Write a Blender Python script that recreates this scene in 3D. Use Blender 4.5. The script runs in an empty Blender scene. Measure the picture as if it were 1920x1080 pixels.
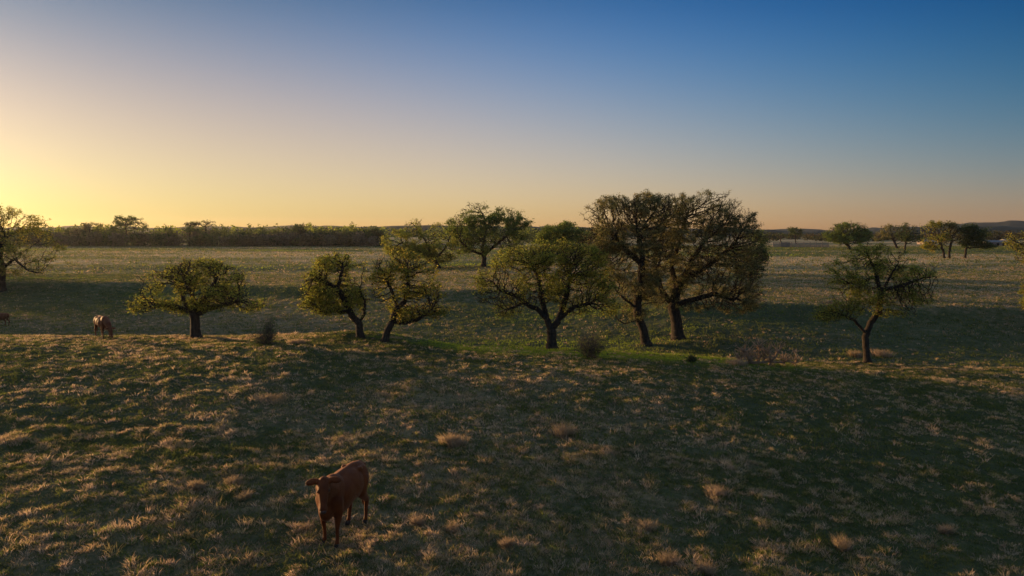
import bpy, bmesh, math
import numpy as np
from mathutils import Vector, Matrix
C = bpy.context.scene.collection
scene = bpy.context.scene
R = math.radians

# ------------------------------------------------------------------ camera, sky, sun, exposure
CAM_H = 6.5; FPX = 1280.0; PITCH = R(4.8)
cam_d = bpy.data.cameras.new("camera"); cam = bpy.data.objects.new("camera", cam_d); C.objects.link(cam)
cam_d.sensor_width = 36; cam_d.lens = 24; cam_d.clip_end = 20000; cam_d.clip_start = 0.1
cam.location = (0, 0, CAM_H); cam.rotation_euler = (math.pi/2 - PITCH, 0, 0)
scene.camera = cam

SUN_EL = R(4.9); SUN_AZ = R(-56.0)          # azimuth measured from +Y, negative = left
sun_dir = Vector((math.sin(SUN_AZ)*math.cos(SUN_EL), math.cos(SUN_AZ)*math.cos(SUN_EL), math.sin(SUN_EL)))
sl = bpy.data.lights.new("sun", 'SUN'); sl.energy = 5.0; sl.angle = R(1.8); sl.color = (1.0, 0.60, 0.26)
so = bpy.data.objects.new("sun", sl); C.objects.link(so)
so.rotation_euler = sun_dir.to_track_quat('Z', 'Y').to_euler()

world = bpy.data.worlds.new("World"); scene.world = world; world.use_nodes = True
nt = world.node_tree; nt.nodes.clear()
def N(nt, typ, **kw):
    n = nt.nodes.new(typ)
    for k, v in kw.items(): setattr(n, k, v)
    return n
sky = N(nt, 'ShaderNodeTexSky', sky_type='NISHITA')
sky.sun_disc = False; sky.sun_elevation = SUN_EL; sky.sun_rotation = SUN_AZ
sky.altitude = 300; sky.air_density = 1.0; sky.dust_density = 0.3; sky.ozone_density = 2.0
bg = N(nt, 'ShaderNodeBackground'); bg.inputs['Strength'].default_value = 0.068
wo = N(nt, 'ShaderNodeOutputWorld')
# the sky's own colour balance: a smooth per-channel gain over height (z) and nearness to the sun (s)
def wm(op, *a, clamp=False):
    n = N(nt, 'ShaderNodeMath', operation=op); n.use_clamp = clamp
    for i, v in enumerate(a):
        if isinstance(v, (int, float)): n.inputs[i].default_value = v
        else: nt.links.new(v, n.inputs[i])
    return n.outputs[0]
tc_ = N(nt, 'ShaderNodeTexCoord'); sx_ = N(nt, 'ShaderNodeSeparateXYZ'); nt.links.new(tc_.outputs['Generated'], sx_.inputs[0])
dt_ = N(nt, 'ShaderNodeVectorMath', operation='DOT_PRODUCT'); nt.links.new(tc_.outputs['Generated'], dt_.inputs[0]); dt_.inputs[1].default_value = sun_dir
z_ = wm('MINIMUM', wm('MAXIMUM', sx_.outputs[2], 0.02), .31); s_ = wm('MINIMUM', wm('MAXIMUM', dt_.outputs['Value'], -.03), .945)
zz, ss, zs = wm('MULTIPLY', z_, z_), wm('MULTIPLY', s_, s_), wm('MULTIPLY', z_, s_)
s12 = wm('POWER', wm('MAXIMUM', s_, 0.0), 12.0); z3 = wm('MULTIPLY', wm('MULTIPLY', zz, z_), 3.0); zss = wm('MULTIPLY', z_, ss)
up = wm('DIVIDE', wm('SUBTRACT', sx_.outputs[2], .33), .4, clamp=True)
sc_ = N(nt, 'ShaderNodeSeparateColor'); nt.links.new(sky.outputs[0], sc_.inputs[0]); cc_ = N(nt, 'ShaderNodeCombineColor')
for ch in range(3):
    c = [[0.33, 0.138, 0.653], [1.129, -0.139, -5.59], [0.897, 0.988, 0.337], [-37.036, -0.953, 35.774], [-1.528, -1.227, -1.014], [18.299, 5.192, 5.667], [0.245, 0.504, 0.536], [0.478, -7.957, -25.13], [-8.246, -3.677, -5.397]]
    g = wm('ADD', c[0][ch], wm('MULTIPLY', z_, c[1][ch]))
    for t_, i_ in ((s_, 2), (zz, 3), (ss, 4), (zs, 5), (s12, 6), (z3, 7), (zss, 8)): g = wm('ADD', g, wm('MULTIPLY', t_, c[i_][ch]))
    g = wm('EXPONENT', g)
    g = wm('ADD', wm('MULTIPLY', g, wm('SUBTRACT', 1.0, up)), wm('MULTIPLY', up, (5.9, 4.2, 3.4)[ch]))
    nt.links.new(wm('MULTIPLY', sc_.outputs[ch], g), cc_.inputs[ch])
nt.links.new(cc_.outputs[0], bg.inputs['Color']); nt.links.new(bg.outputs[0], wo.inputs['Surface'])
scene.view_settings.view_transform = 'Standard'; scene.view_settings.look = 'None'
scene.view_settings.exposure = 0.556; scene.view_settings.gamma = 1.0
scene.render.engine = 'CYCLES'
scene.cycles.max_bounces = 6; scene.cycles.diffuse_bounces = 3; scene.cycles.transmission_bounces = 4
scene.cycles.use_denoising = True

# ------------------------------------------------------------------ noise + terrain
def _hash(i, j, s):
    n = (i.astype(np.int64)*374761393 + j.astype(np.int64)*668265263 + s*974711) & 0xffffffff
    n = ((n ^ (n >> 13))*1274126177) & 0xffffffff
    return ((n ^ (n >> 16)) & 0xffff)/65535.0
def vnoise(x, y, s=0):
    xi = np.floor(x); yi = np.floor(y); fx = x-xi; fy = y-yi
    fx = fx*fx*(3-2*fx); fy = fy*fy*(3-2*fy)
    a = _hash(xi, yi, s); b = _hash(xi+1, yi, s); c = _hash(xi, yi+1, s); d = _hash(xi+1, yi+1, s)
    return (a+(b-a)*fx)*(1-fy) + (c+(d-c)*fx)*fy          # 0..1
def fbm(x, y, s=0, o=4):
    v = 0; a = .5
    for k in range(o):
        v = v + a*vnoise(x*2**k+k*17.3, y*2**k-k*9.1, s+k); a *= .5
    return v/(1-.5**o)
def sstep(a, b, x):
    t = np.clip((x-a)/(b-a), 0, 1); return t*t*(3-2*t)
def tilt(x): x = np.asarray(x, float); return -.062*np.clip(x+10, 0, 40) - .011*np.clip(x+9, -30, 0)
_px = np.array([-400, 0, 600, 750, 850, 1140, 1450, 1920, 2400]); _py = np.array([638, 638, 638, 644, 658, 675, 698, 711, 716])
_t = np.tan(np.arctan((_py-540)/1280)+math.radians(4.8)); CRY = 6.5/_t
for _ in range(30): CRX = (_px-960)/1280*CRY; CRY = (6.5-tilt(CRX))/_t
def crest(x): return np.interp(x, CRX, CRY)
def bankY(x): return np.interp(x, [-90, -50, -20, -5, 5, 15, 30, 60, 120], [93, 92, 84, 80, 78, 66, 63, 60, 60])
PY = np.array([0, 60, 84, 90, 120, 180, 300, 600, 5000]); PZ = np.array([-3.0, -2.75, -2.1, -1.4, -1.15, -.75, 0, 0, 0])
def hummock(x, y):
    return .13*np.clip(vnoise(x*2.3, y*2.3, 31)-.42, 0, 1)*(.4+vnoise(x*.5, y*.5, 33)) + .08*(vnoise(x*4.1, y*4.1, 32)-.5)
def height(x, y):
    x = np.asarray(x, float); y = np.asarray(y, float)
    yc = crest(x) + 1.2*(vnoise(x*.16, x*0+3.3, 5)-.5)
    w = np.interp(x, [-12, 5], [15, 24])
    t = sstep(0, 1, (y-yc)/w)
    xt = .45*sstep(15, yc-6, y) - (.05/7)*np.clip(y-(yc-7), 0, 7)**2 - .10*np.clip(y-yc, 0, 12)
    z = (tilt(x)+xt)*(1-t) - np.interp(x, [-12, 8, 30], [2.75, 2.6, 2.7])*t
    yb = bankY(x) + 4*(vnoise(x*.08, x*0+1.7, 6)-.5)
    z = z + .95*sstep(yb-20, yb-2, y) + 1.05*sstep(yb-3.5, yb+1.0, y)
    base = np.interp(y, [0, 90, 120, 180, 300, 600], [0, .2, .3, .45, .65, .65])
    z = z + base
    # second low terrace beyond
    z = z + .35*sstep(118, 126, y + 10*(vnoise(x*.03, y*.0, 9)-.5)) * (1-sstep(200, 300, y))
    z = z + 3.4*np.exp(-(((x+93)/13)**2 + ((y-76)/16)**2))     # unseen knoll, added to lift the oaks that shade the hollow
    # mounds under trees
    z = z + .30*np.exp(-(((x+8.4)/3.6)**2 + ((y-41.3)/2.2)**2))
    z = z + .45*np.exp(-(((x-14)/4.0)**2 + ((y-51.5)/2.2)**2))
    near = 1-sstep(60, 260, y)
    z = z + near*(.34*(fbm(x*.09, y*.09, 11, 3)-.5) + .10*(fbm(x*.5, y*.5, 21, 3)-.5))
    z = z + (1-sstep(70, 130, y))*hummock(x, y)
    z = z + sstep(60, 200, y)*(1-sstep(320, 420, y))*.25*(fbm(x*.03, y*.05, 41, 3)-.5)
    z = z + sstep(200, 330, x)*(1-sstep(500, 900, y))*0
    return z
def ray(px, py):
    u = (px-960)/FPX; v = (540-py)/FPX
    c, s = math.cos(PITCH), math.sin(PITCH)
    return np.array([u, c + v*s, v*c - s])
def at(px, py, ymin=8.0):
    d = ray(px, py)
    ts = np.concatenate([np.arange(ymin, 120, .05), np.arange(120, 600, .5)])
    P = d[None]*ts[:, None]; h = height(P[:, 0], P[:, 1])
    below = (CAM_H + P[:, 2]) < h
    i = int(np.argmax(below)) if below.any() else len(ts)-1
    return np.array([P[i, 0], P[i, 1], h[i]])
def at_y(px, py, Y):
    d = ray(px, py); p = d*(Y/d[1]); return np.array([p[0], Y, CAM_H + p[2]])
def at_ground_y(px, Y):       # ground point in column px at distance Y
    d = ray(px, 540); x = d[0]/d[1]*Y
    return np.array([x, Y, float(height(x, Y))])

def dryness(x, y):            # 1 = dead straw, 0 = fresh green
    n = fbm(x*.07, y*.10, 51, 4)
    near = np.maximum(.40 + 1.3*(n-.5), .24)
    strip = sstep(-3, 0, y-crest(x))*(1-sstep(14, 24, y-crest(x)))*sstep(-14, -7, x)
    v = near
    v = v*(1-strip) + strip*np.clip(.05 + .6*(n-.5)+.25*sstep(12, 20, x), 0, 1)
    left = sstep(0, 4, y-crest(x))*(1-sstep(-14, -7, x))
    v = v*(1-left) + left*.50
    val = sstep(14, 24, y-crest(x))
    v = v*(1-val) + val*(np.interp(x, [-15, 0], [.5, .32]) + 1.3*(fbm(x*.04, y*.09, 61, 3)-.5))
    far = sstep(-1, 3, y-bankY(x))
    v = v*(1-far) + far*(.72 + 2.6*(fbm(x*.016, y*.05, 71, 4)-.5))
    g = np.exp(-(((x+9)/11)**2 + ((y-128)/9)**2)); v = v*(1-g)
    g = sstep(205, 225, y)*(1-sstep(255, 300, y))*sstep(40, 70, x); v = v*(1-.8*g)
    return np.clip(v, 0, 1)

# ------------------------------------------------------------------ helpers
def tag(o, label=None, cat=None, group=None, kind=None):
    if label: o['label'] = label
    if cat: o['category'] = cat
    if group: o['group'] = group
    if kind: o['kind'] = kind
    return o
def empty(name, loc, label, cat, group=None):
    o = bpy.data.objects.new(name, None); C.objects.link(o); o.location = loc; o.empty_display_size = .3
    return tag(o, label, cat, group)
def npmesh(name, V, F, mat, parent=None, col=None, smooth=False):
    V = np.asarray(V, np.float32); F = np.asarray(F, np.int32); k = F.shape[1]
    me = bpy.data.meshes.new(name)
    me.vertices.add(len(V)); me.vertices.foreach_set('co', V.ravel())
    me.loops.add(F.size); me.loops.foreach_set('vertex_index', F.ravel())
    me.polygons.add(len(F)); me.polygons.foreach_set('loop_start', np.arange(len(F), dtype=np.int32)*k)
    if smooth: me.polygons.foreach_set('use_smooth', np.ones(len(F), bool))
    if col is not None:
        a = me.color_attributes.new('col', 'FLOAT_COLOR', 'POINT')
        c4 = np.ones((len(V), 4), np.float32); c4[:, :3] = col; a.data.foreach_set('color', c4.ravel())
    me.materials.append(mat); me.update(calc_edges=True)
    o = bpy.data.objects.new(name, me); C.objects.link(o)
    if parent is not None: o.parent = parent
    return o
def pymesh(name, verts, faces, mat, parent=None, smooth=False):
    me = bpy.data.meshes.new(name); me.from_pydata([tuple(v) for v in verts], [], faces); me.materials.append(mat)
    if smooth:
        for p in me.polygons: p.use_smooth = True
    o = bpy.data.objects.new(name, me); C.objects.link(o)
    if parent is not None: o.parent = parent
    return o

# ------------------------------------------------------------------ materials
def newmat(name):
    m = bpy.data.materials.new(name); m.use_nodes = True; t = m.node_tree; t.nodes.clear()
    return m, t, N(t, 'ShaderNodeOutputMaterial')
def mat_leaf(name, trans=.55):
    m, t, out = newmat(name)
    a = N(t, 'ShaderNodeAttribute', attribute_name='col')
    d = N(t, 'ShaderNodeBsdfDiffuse'); tr = N(t, 'ShaderNodeBsdfTranslucent'); mx = N(t, 'ShaderNodeMixShader')
    mx.inputs[0].default_value = trans
    t.links.new(a.outputs['Color'], d.inputs['Color']); t.links.new(a.outputs['Color'], tr.inputs['Color'])
    t.links.new(d.outputs[0], mx.inputs[1]); t.links.new(tr.outputs[0], mx.inputs[2]); t.links.new(mx.outputs[0], out.inputs['Surface'])
    return m
def mat_noise(name, c1, c2, scale=4, rough=.9, bump=.3, detail=5, stretch=(1, 1, 1), bscale=None):
    m, t, out = newmat(name)
    p = N(t, 'ShaderNodeBsdfPrincipled'); p.inputs['Roughness'].default_value = rough; p.inputs['Specular IOR Level'].default_value = .2
    tc = N(t, 'ShaderNodeTexCoord'); mp = N(t, 'ShaderNodeMapping'); mp.inputs['Scale'].default_value = stretch
    n = N(t, 'ShaderNodeTexNoise'); n.inputs['Scale'].default_value = scale; n.inputs['Detail'].default_value = detail
    r = N(t, 'ShaderNodeValToRGB'); r.color_ramp.elements[0].color = (*c1, 1); r.color_ramp.elements[1].color = (*c2, 1)
    r.color_ramp.elements[0].position = .3; r.color_ramp.elements[1].position = .7
    n2 = N(t, 'ShaderNodeTexNoise'); n2.inputs['Scale'].default_value = bscale or scale*3; n2.inputs['Detail'].default_value = 6
    b = N(t, 'ShaderNodeBump'); b.inputs['Strength'].default_value = bump; b.inputs['Distance'].default_value = .05
    L = t.links.new
    L(tc.outputs['Object'], mp.inputs['Vector']); L(mp.outputs[0], n.inputs['Vector']); L(mp.outputs[0], n2.inputs['Vector'])
    L(n.outputs['Fac'], r.inputs[0]); L(r.outputs[0], p.inputs['Base Color'])
    L(n2.outputs['Fac'], b.inputs['Height']); L(b.outputs[0], p.inputs['Normal']); L(p.outputs[0], out.inputs['Surface'])
    return m
M_leaf = mat_leaf('leaf'); M_grass = mat_leaf('grass_blade', .60)
M_bark = mat_noise('oak_bark', (.022, .017, .013), (.060, .047, .037), 3, .95, .9, stretch=(3, 3, .7))
M_twig = mat_noise('grey_twig', (.06, .05, .04), (.13, .11, .09), 5, .95, .4)
M_dead = mat_noise('dead_wood', (.24, .16, .10), (.42, .30, .20), 4, .95, .6)
M_hide = mat_noise('red_hide', (.085, .016, .002), (.16, .036, .004), 5, .62, .35, bscale=60)
M_hide_dark = mat_noise('dark_red_hide', (.10, .030, .012), (.17, .050, .020), 5, .62, .35, bscale=60)
for _m in (M_hide, M_hide_dark):
    _q = [n for n in _m.node_tree.nodes if n.type == 'BSDF_PRINCIPLED'][0]
    _q.inputs['Sheen Weight'].default_value = .30; _q.inputs['Sheen Roughness'].default_value = .4; _q.inputs['Sheen Tint'].default_value = (1, .55, .3, 1)
M_hoof = mat_noise('hoof_horn', (.02, .016, .013), (.05, .04, .03), 9, .6, .3)
M_tailhair = mat_noise('tail_hair', (.06, .02, .01), (.12, .04, .018), 20, .8, .8)
M_eye, _t, _o = newmat('cow_eye'); _p = N(_t, 'ShaderNodeBsdfPrincipled'); _p.inputs['Base Color'].default_value = (.012, .008, .006, 1); _p.inputs['Roughness'].default_value = .12
_t.links.new(_p.outputs[0], _o.inputs['Surface'])
M_nose = mat_noise('nose_skin', (.06, .03, .022), (.10, .055, .04), 14, .4, .3)
M_post = mat_noise('weathered_wood', (.13, .12, .115), (.26, .24, .23), 3, .9, .5, stretch=(4, 4, .6))
M_wall = mat_noise('pale_sheet_wall', (.24, .18, .165), (.30, .23, .21), 2, .7, .1)
M_roof = mat_noise('grey_metal_roof', (.13, .125, .125), (.19, .185, .18), 2, .5, .1)
M_dark = mat_noise('dark_opening', (.02, .02, .02), (.04, .035, .03), 2, .9, .1)

def mat_ground():
    m, t, out = newmat('pasture'); L = t.links.new
    p = N(t, 'ShaderNodeBsdfPrincipled'); p.inputs['Roughness'].default_value = .95; p.inputs['Specular IOR Level'].default_value = .1
    a = N(t, 'ShaderNodeAttribute', attribute_name='col')          # r channel = dryness
    sep = N(t, 'ShaderNodeSeparateColor'); L(a.outputs['Color'], sep.inputs[0])
    tc = N(t, 'ShaderNodeTexCoord')
    def noise(scale, detail=5, stretch=None):
        n = N(t, 'ShaderNodeTexNoise'); n.inputs['Scale'].default_value = scale; n.inputs['Detail'].default_value = detail
        if stretch:
            mp = N(t, 'ShaderNodeMapping'); mp.inputs['Scale'].default_value = stretch; L(tc.outputs['Object'], mp.inputs[0]); L(mp.outputs[0], n.inputs['Vector'])
        else: L(tc.outputs['Object'], n.inputs['Vector'])
        return n.outputs['Fac']
    def mth(op, x, y=None):
        n = N(t, 'ShaderNodeMath', operation=op)
        for i, v in enumerate((x, y)):
            if v is None: continue
            if isinstance(v, (int, float)): n.inputs[i].default_value = v
            else: L(v, n.inputs[i])
        return n.outputs[0]
    n1 = noise(1.6, 8); n2 = noise(7, 6); n3 = noise(.35, 6, (1, 1.4, 1))
    f = mth('ADD', mth('MULTIPLY', mth('SUBTRACT', n1, .5), 1.5), sep.outputs[0])
    f = mth('ADD', f, mth('MULTIPLY', mth('SUBTRACT', n3, .5), 1.0))
    f = mth('ADD', f, mth('MULTIPLY', mth('SUBTRACT', n2, .5), .9))
    r = N(t, 'ShaderNodeValToRGB'); e = r.color_ramp.elements
    e[0].position = .0; e[0].color = (.060, .085, .032, 1)
    e[1].position = 1.0; e[1].color = (.52, .38, .20, 1)
    k = e.new(.35); k.color = (.115, .14, .050, 1)
    k = e.new(.62); k.color = (.22, .19, .10, 1)
    L(f, r.inputs[0])
    mx = N(t, 'ShaderNodeMix', data_type='RGBA'); L(mth('MULTIPLY', sep.outputs[1], .62), mx.inputs[0]); L(r.outputs[0], mx.inputs[6]); mx.inputs[7].default_value = (.055, .055, .032, 1)   # dark thatch and soil, with shade between the near tufts painted in
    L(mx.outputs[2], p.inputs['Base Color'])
    b = N(t, 'ShaderNodeBump'); b.inputs['Strength'].default_value = .9; b.inputs['Distance'].default_value = .22
    hh = mth('ADD', mth('MULTIPLY', n1, 1.0), mth('MULTIPLY', n2, .45))
    L(hh, b.inputs['Height']); L(b.outputs[0], p.inputs['Normal'])
    L(p.outputs[0], out.inputs['Surface'])
    return m
M_ground = mat_ground()

# ------------------------------------------------------------------ ground sheet
def axis(fine_a, fine_b, step, far_lo, far_hi, g):
    xs = list(np.arange(fine_a, fine_b+1e-6, step))
    s = step; x = fine_b
    while x < far_hi: s *= g; x += s; xs.append(x)
    s = step; x = fine_a; lo = []
    while x > far_lo: s *= g; x -= s; lo.append(x)
    return np.array(lo[::-1]+xs)
gx = axis(-40, 40, .16, -3300, 3300, 1.05)
gy = np.concatenate([[-600, -200, -80, -30, -10, 0, 5], np.arange(9, 45, .16), axis(45, 100, .35, 45, 2500, 1.03)])
GX, GY = np.meshgrid(gx, gy); GZ = height(GX, GY)
V = np.stack([GX, GY, GZ], -1).reshape(-1, 3); nx = len(gx); ny = len(gy)
idx = np.arange(nx*ny).reshape(ny, nx)
F = np.stack([idx[:-1, :-1], idx[:-1, 1:], idx[1:, 1:], idx[1:, :-1]], -1).reshape(-1, 4)
dr = dryness(V[:, 0], V[:, 1])
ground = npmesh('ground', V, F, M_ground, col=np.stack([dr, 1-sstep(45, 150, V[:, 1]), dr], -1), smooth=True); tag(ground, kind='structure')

# ------------------------------------------------------------------ hills
M_hill = mat_noise('wooded_hill', (.012, .018, .012), (.05, .058, .035), .02, .95, 1.0, detail=8)
def ridge(Y, depth, pxs, tops, amp, seed, name='hills'):
    x0, x1 = pxs[0], pxs[-1]; n = 400; cols = np.linspace(x0, x1, n)
    X = np.array([at_y(c, 430, Y)[0] for c in cols]); T = np.interp(cols, pxs, tops)
    Zt = np.array([at_y(c, t, Y)[2] for c, t in zip(cols, T)])
    Zt = Zt + amp*(fbm(X*.02, X*0, seed, 5)-.5)
    rows = np.linspace(-1, 1, 9); V = []
    for r in rows:
        prof = (1-r*r)**.7 if abs(r) < 1 else 0
        jit = amp*.6*(fbm(X*.03, X*0+r*5, seed+3, 3)-.5)*(1 if -1 < r < 0 else 0)
        V.append(np.stack([X*(1+r*depth/Y/2), np.full(n, Y+r*depth/2), -3 + (Zt+3)*prof + jit], -1))
    V = np.concatenate(V); idx = np.arange(len(V)).reshape(len(rows), n)
    F = np.stack([idx[:-1, :-1], idx[:-1, 1:], idx[1:, 1:], idx[1:, :-1]], -1).reshape(-1, 4)
    return tag(npmesh(name, V, F, M_hill, smooth=True), kind='structure')
ridge(1500, 500, [-300, 300, 600, 900, 1250, 1400, 1700, 1850, 1900, 2300], [424, 426, 424, 424, 427, 431, 428, 417, 415, 409], 9, 3)
ridge(800, 160, [-300, 200, 560, 640, 700, 900, 1400, 1460, 1520, 1560, 1900, 2300], [430, 429, 426, 424, 424, 424, 432, 434, 433, 435, 424, 424], 7, 8)

# ------------------------------------------------------------------ trees
def leaves_mesh(rng, P, size, colr, flat=.5, elong=1.7):
    n = len(P)
    nrm = rng.normal(size=(n, 3)); nrm[:, 2] = np.abs(nrm[:, 2])+flat; nrm /= np.linalg.norm(nrm, axis=1)[:, None]
    a = rng.normal(size=(n, 3)); a -= (a*nrm).sum(1)[:, None]*nrm; a /= np.linalg.norm(a, axis=1)[:, None]
    b = np.cross(nrm, a); s = (size*rng.uniform(.6, 1.35, n))[:, None]
    V = np.stack([P-a*s*elong/2, P+b*s*.5-nrm*s*.12, P+a*s*elong/2, P-b*s*.5-nrm*s*.12], 1).reshape(-1, 3)
    F = np.arange(n*4).reshape(n, 4)
    return V, F, np.repeat(colr, 4, axis=0)
def tubes(P, par, rad, main, ndir, sides):
    """one tapered segment per edge; rings shared in position so limbs run on smoothly"""
    e = np.where(par >= 0)[0]; p = par[e]
    d = P[e]-P[p]; L = np.linalg.norm(d, axis=1)[:, None]+1e-9; d /= L
    mn = main[e]
    d0 = np.where(mn[:, None], ndir[p], d); r0 = np.where(mn, rad[p], np.minimum(rad[p], rad[e]*1.25)); d1 = ndir[e]; r1 = rad[e]
    ref = np.array([.31, .93, .17])
    def ring(c, dd, rr):
        u = np.cross(dd, ref); u /= np.linalg.norm(u, axis=1)[:, None]+1e-9; w = np.cross(dd, u)
        th = np.arange(sides)/sides*2*math.pi
        return c[:, None, :] + rr[:, None, None]*(np.cos(th)[None, :, None]*u[:, None, :] + np.sin(th)[None, :, None]*w[:, None, :])
    A = ring(P[p], d0, r0); B = ring(P[e], d1, r1)
    V = np.concatenate([A, B], 1).reshape(-1, 3); m = len(e); o = (np.arange(m)*2*sides)[:, None]
    k = np.arange(sides)[None]; k2 = (k+1) % sides
    F = np.stack([o+k, o+k2, o+sides+k2, o+sides+k], -1).reshape(-1, 4)
    return V, F
def colonize(rng, stems, att, step, jitter=.35, maxit=260, kill=1.5, droop=0.0):
    pos = []; par = []
    for si, S in enumerate(stems):
        S = np.asarray(S, float)
        if si == 0: pos.append(S[0]); par.append(-1); last = 0
        else: last = int(np.argmin(np.linalg.norm(np.array(pos)-S[0], axis=1)))
        pts = [pos[last]] + list(S[1:])
        for a, b in zip(pts[:-1], pts[1:]):
            n = max(1, int(np.linalg.norm(np.array(b)-a)/step))
            for i in range(1, n+1):
                q = np.array(a)+(np.array(b)-a)*i/n
                if i < n: q = q + rng.normal(size=3)*step*.13
                pos.append(q); par.append(last); last = len(pos)-1
    P = np.array(pos); par = list(par); A = att.copy()
    near = np.full(len(A), -1); nd = np.full(len(A), 1e9)
    def upd(start):
        nonlocal near, nd
        Q = P[start:]
        for c in range(0, len(Q), 400):
            D = np.linalg.norm(A[:, None]-Q[None, c:c+400], axis=2); j = D.argmin(1); v = D[np.arange(len(A)), j]
            m = v < nd; nd[m] = v[m]; near[m] = j[m]+start+c
    upd(0); cnt = {}
    for it in range(maxit):
        if not len(A): break
        src, inv = np.unique(near, return_inverse=True)
        dv = A-P[near]; dv /= np.linalg.norm(dv, axis=1)[:, None]+1e-9
        S = np.zeros((len(src), 3)); np.add.at(S, inv, dv)
        S /= np.linalg.norm(S, axis=1)[:, None]+1e-6
        S += rng.normal(size=S.shape)*jitter; S[:, 2] -= droop; S /= np.linalg.norm(S, axis=1)[:, None]+1e-9
        ok = np.array([cnt.get(s, 0) < 3 for s in src])
        for s in src: cnt[s] = cnt.get(s, 0)+1
        if not ok.any(): break
        start = len(P)
        P = np.concatenate([P, P[src[ok]]+S[ok]*step]); par += list(src[ok])
        upd(start)
        keep = nd > step*kill
        A = A[keep]; near = near[keep]; nd = nd[keep]
    return P, np.array(par)
def gaps(X, seed, s):   # 3-d-ish clump noise
    return (vnoise(X[:, 0]*s+3, X[:, 2]*s, seed)+vnoise(X[:, 1]*s+7, X[:, 2]*s+5, seed+1)+vnoise(X[:, 0]*s, X[:, 1]*s, seed+2))/3
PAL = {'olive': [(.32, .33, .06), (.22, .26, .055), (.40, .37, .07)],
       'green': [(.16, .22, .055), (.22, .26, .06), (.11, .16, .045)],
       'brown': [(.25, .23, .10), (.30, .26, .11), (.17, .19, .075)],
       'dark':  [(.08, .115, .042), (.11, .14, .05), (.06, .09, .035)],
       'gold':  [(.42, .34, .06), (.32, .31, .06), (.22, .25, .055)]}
def build_tree(name, label, cat, base, Y, lobes, stems, wpx, seed, step=.2, natt=1500, leaf=.075, per=9, pal='olive',
               group=None, spread=.16, clump=.48, depthk=.85, r0=.010, jitter=.35, bark=None, leafn=4, sides=7, twigs=0, full=3.3):
    wpx *= .80; leaf *= .9; spread *= .72
    step *= .62; natt = int(natt*2.6); r0 *= 1.25
    rng = np.random.default_rng(seed)
    base = np.array(base, float); k = Y/FPX
    root = empty(name, tuple(base), label, cat, group)
    # crown volume: ellipsoids given in photo pixels, turned into metres at the tree's own distance
    vols = []
    for i, L in enumerate(lobes):
        cx, cy, rx, ry = L[:4]; rx *= .98; ry *= .98; dy = L[4] if len(L) > 4 else rng.uniform(-.35, .35)*max(rx, 25)
        c = at_y(cx, cy, Y) + np.array([0, dy*k, 0]); vols.append((c, np.array([rx*k, max(rx*depthk, 16)*k, ry*k])))
    area = sum(v[1][0]*v[1][2]*math.pi for v in vols)
    for c0, s0 in list(vols):           # smaller bumps of foliage round the outline
        for _ in range(4):
            d = rng.normal(size=3); d /= np.linalg.norm(d); d[2] = abs(d[2]) if rng.random() < .6 else d[2]
            vols.append((c0+d*s0*rng.uniform(.75, 1.0), np.maximum(s0.min()*rng.uniform(.22, .42), step*1.5)*np.array([1, 1, .8])))
    AX = np.array([v[0] for v in vols]); lo = np.min([v[0]-v[1] for v in vols], 0); hi = np.max([v[0]+v[1] for v in vols], 0)
    vols.append(((lo+hi)/2+np.array([0, 0, (hi[2]-lo[2])*.06]), (hi-lo)*np.array([.42, .42, .37])))     # the loose foliage that ties the limbs together
    vv = np.array([np.prod(v[1]) for v in vols]); vv = vv**.75; vv[-1] *= .45; vv /= vv.sum(); att = []
    while sum(len(a) for a in att) < natt:
        which = rng.choice(len(vols), natt, p=vv)
        d = rng.normal(size=(natt, 3)); d /= np.linalg.norm(d, axis=1)[:, None]; r = rng.uniform(0.08, 1, natt)**(1/2.6)
        r *= 1+.12*rng.normal(size=natt)*(rng.random(natt) < .3)
        c = np.array([vols[i][0] for i in which]); s = np.array([vols[i][1] for i in which])
        X = c+d*r[:, None]*s
        X = X[gaps(X, seed, 1.0/(step*6.5)) > clump-.055]
        X = X[X[:, 2] > height(X[:, 0], X[:, 1])+.4]
        att.append(X)
    att = np.concatenate(att)[:natt]
    ST = []
    for s in stems:
        q = []
        for (px, py, dy) in s: q.append(at_y(px, py, Y)+np.array([0, dy*k, 0]))
        ST.append(np.array(q))
    ST[0][0] = base - np.array([0, 0, .15])
    P, par = colonize(rng, ST, att, step, jitter)
    n = len(P); child = np.zeros(n, int); cnt = np.zeros(n)
    for i in range(n-1, 0, -1):
        if cnt[i] == 0: cnt[i] = 1
        cnt[par[i]] += cnt[i]
    R0 = wpx/2*k; e = math.log(max(cnt[0], 10))/math.log(R0/r0)
    rad = r0*np.maximum(cnt, 1)**(1/e)
    hb = P[:, 2]-base[2]; rad *= 1+.55*np.exp(-np.maximum(hb, 0)/(R0*.9))
    main = np.zeros(n, bool); best = {}
    for i in range(1, n):
        p = par[i]
        if p not in best or cnt[i] > cnt[best[p]]: best[p] = i
    for i in best.values(): main[i] = True
    ndir = np.zeros((n, 3)); ndir[0] = (0, 0, 1)
    dd = P[1:]-P[par[1:]]; dd /= np.linalg.norm(dd, axis=1)[:, None]+1e-9; ndir[1:] = dd
    for p, i in best.items():
        if p > 0: v = ndir[p]+dd[i-1]; l = np.linalg.norm(v); ndir[p] = v/l if l > .3 else ndir[p]
    PL = P-base
    thick = rad > R0*.12
    par_t = par.copy(); par_t[~thick] = -1; Va, Fa = tubes(PL, par_t, rad, main, ndir, sides+2)
    par_s = par.copy(); par_s[thick] = -1; Vb, Fb = tubes(PL, par_s, rad, main, ndir, 4)
    V = np.concatenate([Va, Vb]); F = np.concatenate([Fa, Fb+len(Va)])
    cand = np.where((cnt <= leafn) & (np.arange(n) > 0))[0]
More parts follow.
